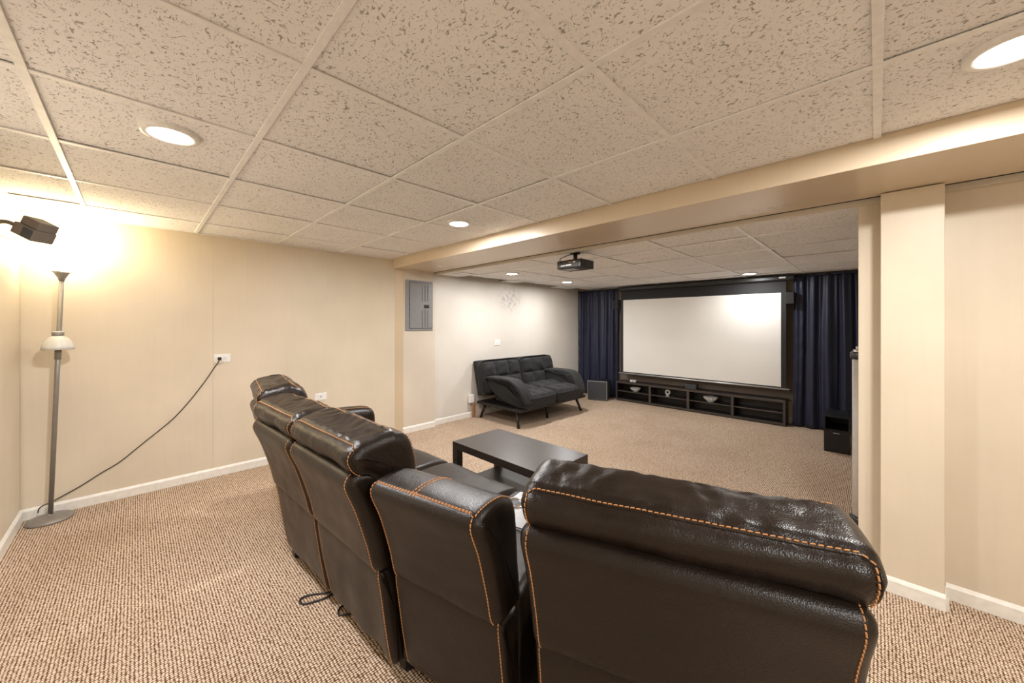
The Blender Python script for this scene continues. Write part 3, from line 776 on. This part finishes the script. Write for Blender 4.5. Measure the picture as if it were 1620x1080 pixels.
# black side cabinet
cb = thing('side_cabinet', 'small black cabinet with open slot and drawer before the right curtain', 'cabinet', (5.17, 0.288, 0))
hwc, dp, ht = 0.102, 0.42, 0.376
box('side_panel', (0, -hwc, 0), (dp, -hwc + 0.012, ht - 0.012), BLACKW, cb, 0.001, 1); box('side_panel', (0, hwc - 0.012, 0), (dp, hwc, ht - 0.012), BLACKW, cb, 0.001, 1)
box('top_panel', (-0.002, -hwc - 0.001, ht - 0.012), (dp, hwc + 0.001, ht), BLACKW, cb, 0.0015, 1); box('back_panel', (dp - 0.008, -hwc + 0.012, 0.0), (dp, hwc - 0.012, ht - 0.012), BLACKW, cb)
box('shelf', (0.002, -hwc + 0.012, 0.225), (dp - 0.008, hwc - 0.012, 0.236), BLACKW, cb)
dr = box('drawer', (-0.004, -hwc + 0.002, 0.012), (dp * 0.8, hwc - 0.002, 0.222), BLACKW, cb, 0.002, 1)
tube('handle', [(-0.004, 0.028, 0.205), (-0.018, 0.024, 0.205), (-0.018, -0.024, 0.205), (-0.004, -0.028, 0.205)], 0.0035, CHROME, dr, 8)
# tall object peeking out behind the wall end
tp = thing('bar_post', 'tall pale grey post with black and chrome cap behind the wall edge', 'post', (3.035, 0.046, 0))
tube('shaft', [(0, 0, 0.02), (0, 0, 1.135)], 0.055, GREYT, tp, 28)
lathe('collar', [(0, 1.135), (0.062, 1.135), (0.064, 1.145), (0.064, 1.17), (0.058, 1.178), (0, 1.178)], BLACKP, tp, 28)
lathe('cap', [(0.052, 1.178), (0.052, 1.188), (0.04, 1.192), (0.04, 1.204), (0.034, 1.21), (0, 1.21)], CHROME, tp, 28)
lathe('base', [(0, 0), (0.068, 0), (0.068, 0.20), (0.058, 0.215), (0, 0.215)], BLACKP, tp, 28)

# ================================================================== PROJECTOR
pr = thing('projector', 'black projector hanging from the theater ceiling on a short mount', 'projector', (2.86, 1.94, 1.84))
box('body', (-0.105, -0.13, 0.0), (0.105, 0.13, 0.075), BLACKP, pr, 0.008)
rp = box('rear_panel', (-0.108, -0.10, 0.012), (-0.1045, 0.115, 0.062), plain('dark_brown_plastic', (0.03, 0.025, 0.022), 0.5), pr)
for y, z, m, wdt in ((0.07, 0.02, SILVER, 0.012), (0.045, 0.02, SILVER, 0.008), (0.0, 0.022, SILVER, 0.03), (-0.06, 0.045, PLASTW, 0.012), (-0.02, 0.047, CARD, 0.018)):
    box('port', (-0.111, y - wdt, z), (-0.108, y + wdt, z + 0.010), m, rp)
box('vent', (-0.05, -0.132, 0.015), (0.06, -0.1295, 0.06), GRILLE, pr)
box('label_plate', (-0.06, -0.02, -0.0015), (0.05, 0.09, 0.0), SILVER, pr)
lathe('lens', [(0, 0.0), (0.03, 0.0), (0.032, 0.02), (0, 0.02)], CHROME, pr, 24, (0.105, 0.05, 0.04)).rotation_euler = (0, math.pi / 2, 0)
tube('mount_pole', [(0, 0, 0.072), (0, 0, 0.150)], 0.018, BLACKM, pr, 14)
box('mount_plate', (-0.045, -0.05, 0.074), (0.045, 0.05, 0.082), BLACKM, pr, 0.002, 1)
lathe('ceiling_flange', [(0.0, 0.138), (0.045, 0.138), (0.05, 0.149), (0, 0.149)], BLACKM, pr, 24)
tube('cable', spline([(-0.108, 0.08, 0.05), (-0.13, 0.075, 0.085), (-0.08, 0.05, 0.115), (-0.02, 0.02, 0.14)], 6), 0.004, BLACKP, pr, 6)

# ================================================================== LEFT WALL FITTINGS
ep = thing('breaker_panel', 'grey metal electrical breaker panel on the wall beside the beam', 'electrical panel', (2.5385, 4.06, 1.2545))
W2, H2 = 0.1975, 0.628
box('frame', (-W2, -0.012, 0), (W2, 0.0, H2), PANELG, ep, 0.004, 2)
box('door_gap', (-W2 + 0.051, -0.0128, 0.026), (W2 - 0.008, -0.0118, H2 - 0.026), BLACKP, ep)
dr = box('door', (-W2 + 0.055, -0.020, 0.03), (W2 - 0.012, -0.012, H2 - 0.03), PANELG, ep, 0.002, 1)
for x in (0.035, 0.075, 0.115): 
    box('rib', (x, -0.027, 0.05), (x + 0.012, -0.020, 0.26), PANELG, dr, 0.001, 1); box('rib', (x, -0.027, 0.37), (x + 0.012, -0.020, H2 - 0.05), PANELG, dr, 0.001, 1)
box('latch', (0.060, -0.024, 0.285), (0.135, -0.018, 0.325), BLACKP, dr, 0.002, 1)
for x in (-W2 + 0.02, W2 - 0.008):
    for z in (0.02, H2 - 0.02): lathe('screw', [(0, 0.003), (0.005, 0.0)], SILVER, ep, 10, (x, -0.013, z)).rotation_euler = (math.pi / 2, 0, 0)
def outlet(loc, label, horiz=True, size=(0.118, 0.073), jacks=True):
    t = thing('wall_outlet', label, 'outlet', loc)
    wx, wz = size
    box('plate', (-wx / 2, -0.006, -wz / 2), (wx / 2, 0, wz / 2), PLASTW, t, 0.002, 2)
    if jacks:
        for x in (-0.02, 0.02):
            s = box('socket', (x - 0.015, -0.0085, -0.013), (x + 0.015, -0.006, 0.013), PLASTW, t, 0.003, 2)
            for z in (-0.006, 0.006): box('slot', (x - 0.008, -0.0089, z - 0.0012), (x - 0.001, -0.0084, z + 0.0012), BLACKP, s)
            box('ground_hole', (x + 0.005, -0.0089, -0.002), (x + 0.0085, -0.0084, 0.002), BLACKP, s)
    else:
        lathe('jack', [(0.004, 0.0), (0.006, 0.004), (0, 0.004)], BLACKP, t, 12, (0, -0.006, 0)).rotation_euler = (math.pi / 2, 0, 0)
    return t
outlet((0.545, YL, 1.035), 'white duplex wall outlet with the lamp cord plugged in')
outlet((1.372, YL, 0.58), 'white wall jack plate above the sectional on the left wall', jacks=False, size=(0.115, 0.073))
outlet((3.97, YT, 1.052), 'white wall outlet plate above the futon', size=(0.118, 0.088))
# lamp plug and cord
def wl_(px, py, y=YL - 0.012):
    q = (px - CX) / F; dirv = FWv + RTv * q; k = y / dirv.y
    return Vector((dirv.x * k, y, CH + (CY - py) / F * k))
lc = thing('lamp_cord', 'black lamp cord drooping along the left wall from outlet to lamp', 'cord', wl_(347, 567, YL - 0.02))
L0 = Vector(lc.location)
path = [wl_(348, 567, YL - 0.034), wl_(345, 573, YL - 0.036), wl_(340, 580), wl_(325, 602), wl_(300, 634), wl_(275, 661), wl_(250, 682), wl_(220, 706), wl_(190, 730), wl_(160, 748), wl_(130, 767), wl_(105, 781, YL - 0.016), wl_(92, 788, YL - 0.018), wl_(80, 795, YL - 0.022), wl_(69, 799, YL - 0.024), wl_(62, 804, YL - 0.03), wl_(60, 811, YL - 0.04)]
tube('cord', [p - L0 for p in spline(path, 6)], 0.0034, BLACKP, lc, 8)
box('plug', (-0.012, -0.022, -0.013), (0.013, 0.010, 0.012), BLACKP, lc, 0.003, 2)
tube('cord_tag', [(-0.012, -0.01, -0.018), (0.0, -0.012, -0.04), (0.022, -0.01, -0.022)], 0.004, plain('cream_tag', (0.75, 0.62, 0.4), 0.7), lc, 6)

# power adapter and bits beside the futon
ad = thing('wall_adapter', 'white plug-in adapter low on the wall at the futon end', 'adapter', (3.42, YT - 0.012, 0.21))
box('body', (-0.045, -0.05, 0.0), (0.035, 0.0, 0.115), PLASTW, ad, 0.006); box('prong_plate', (-0.04, -0.052, 0.03), (0.03, -0.05, 0.09), PLASTW, ad, 0.001, 1)
cbd = thing('wood_offcut', 'brown wood strip and pale card leaning behind the futon leg', 'offcut', (3.45, YT - 0.05, 0))
box('strip', (-0.03, -0.02, 0), (0.02, 0.0, 0.205), CARD, cbd, 0.002, 1); box('card', (0.025, -0.01, 0), (0.22, 0.0, 0.16), PINK, cbd, 0.001, 1)
bc = tag(tube('blue_cable', [(-0.08, 0, 0), (0, 0.01, 0.01), (0.1, 0, 0.004)], 0.006, BLUE, None, 8, (4.95, 3.92, TZ + 0.03)), 'short blue cable showing in the dark ceiling gap', 'cable')

# ================================================================== FLOOR LAMP
LX, LY = -0.418, 3.978
lamp = thing('floor_lamp', 'leaning grey torchiere floor lamp, lit bowl and lower shade, in the left corner', 'lamp', (LX, LY, 0))
lean = math.radians(2.7)
tilt = RTv * math.sin(lean) + Vector((0, 0, math.cos(lean)))
def lp(h, off=Vector((0, 0, 0))): return tilt * h + off
lathe('base', [(0, 0), (0.108, 0), (0.112, 0.006), (0.108, 0.016), (0.08, 0.026), (0.03, 0.034), (0.014, 0.040), (0.012, 0.06), (0, 0.06)], NICKEL, lamp, 48)
tube('pole', [lp(0.03), lp(1.68)], 0.0125, NICKEL, lamp, 16)
tube('switch_housing', [lp(1.10), lp(1.175)], 0.0165, NICKEL, lamp, 14)
cup = lathe('bowl_holder', [(0.0, 1.635), (0.013, 1.635), (0.018, 1.655), (0.034, 1.685), (0.052, 1.705), (0.050, 1.705), (0, 1.690)], NICKEL, lamp, 28)
cup.location = tilt * 1.66 - Vector((0, 0, 1.66))
tube('switch_knob', [(0.03, -0.03, 1.69), (0.055, -0.05, 1.692)], 0.003, NICKEL, cup, 8)
bowl = lathe('bowl_shade', [(0.045, 1.700), (0.075, 1.712), (0.105, 1.745), (0.123, 1.79), (0.128, 1.835), (0.125, 1.835), (0.119, 1.79), (0.10, 1.75), (0.07, 1.718), (0.04, 1.705)], BOWL, lamp, 40)
bowl.location = tilt * 1.77 - Vector((0, 0, 1.77)); bowl['label'] = 'glowing white glass bowl'
# lower reading shade sits on the pole, open downwards
so = -FWv * 0.02 + RTv * 0.02
sh = lathe('lower_shade', [(0.026, 1.262), (0.045, 1.250), (0.063, 1.225), (0.074, 1.19), (0.0765, 1.168), (0.0735, 1.168), (0.070, 1.19), (0.060, 1.222), (0.043, 1.246), (0.026, 1.258)], FROST, lamp, 40)
sh.location = tilt * 1.21 - Vector((0, 0, 1.21)) + so; sh['label'] = 'white unlit lower shade'
cl = lathe('shade_collar', [(0.0, 1.258), (0.028, 1.258), (0.0285, 1.285), (0.0, 1.285)], NICKEL, lamp, 24)
cl.location = sh.location
lathe('collar_top', [(0.0, 1.2855), (0.027, 1.2855), (0.025, 1.292), (0.0, 1.292)], PLASTW, lamp, 24).location = sh.location
bl = bpy.data.lights.new('lamp_bulb', 'POINT'); bl.energy = P_LAMP; bl.color = (1.0, 0.80, 0.48); bl.shadow_soft_size = 0.05
bo = bpy.data.objects.new('lamp_bulb', bl); C.objects.link(bo); bo.parent = lamp; bo.location = tilt * 1.80 + Vector((0, 0, 0.09))

# ================================================================== LEFT REAR SPEAKER
rs = thing('surround_speaker', 'grey-brown surround speaker on a curved wall arm at the left edge', 'speaker', (XB, 3.45, 1.90))
SPK = plain('taupe_plastic', (0.13, 0.108, 0.088), 0.55)
tube('arm', spline([(0.0, 0.0, 0.0), (0.04, -0.11, -0.004), (0.07, -0.17, -0.012), (0.10, -0.215, -0.03)], 6), 0.011, SPK, rs, 10)
lathe('wall_plate', [(0, 0.008), (0.03, 0.008), (0.032, 0.0)], SPK, rs, 18).rotation_euler = (0, math.pi / 2, 0)
wire = tube('wire', spline([(0.0, 0.02, -0.05), (0.05, -0.08, -0.085), (0.09, -0.14, -0.095), (0.105, -0.2, -0.10)], 6), 0.002, BLACKP, rs, 6)
bm = bmesh.new(); add_box(bm, (-0.060, -0.05, -0.052), (0.060, 0.05, 0.010), 0.005); add_box(bm, (-0.045, -0.04, 0.010), (0.060, 0.045, 0.055), 0.005)
RR = Matrix.Rotation(YAW - math.pi / 2, 3, 'Z') @ Matrix.Rotation(math.radians(26), 3, 'Y')
for v in bm.verts: v.co = RR @ v.co
spk = link('cabinet', bm_mesh('cabinet', bm), SPK, rs, (0.176, -0.268, -0.052))
bm = bmesh.new(); add_box(bm, (0.0, -0.053, -0.046), (0.056, -0.0495, 0.004), 0.001, 1)
for v in bm.verts: v.co = RR @ v.co
link('grille', bm_mesh('grille', bm), GRILLE, spk)
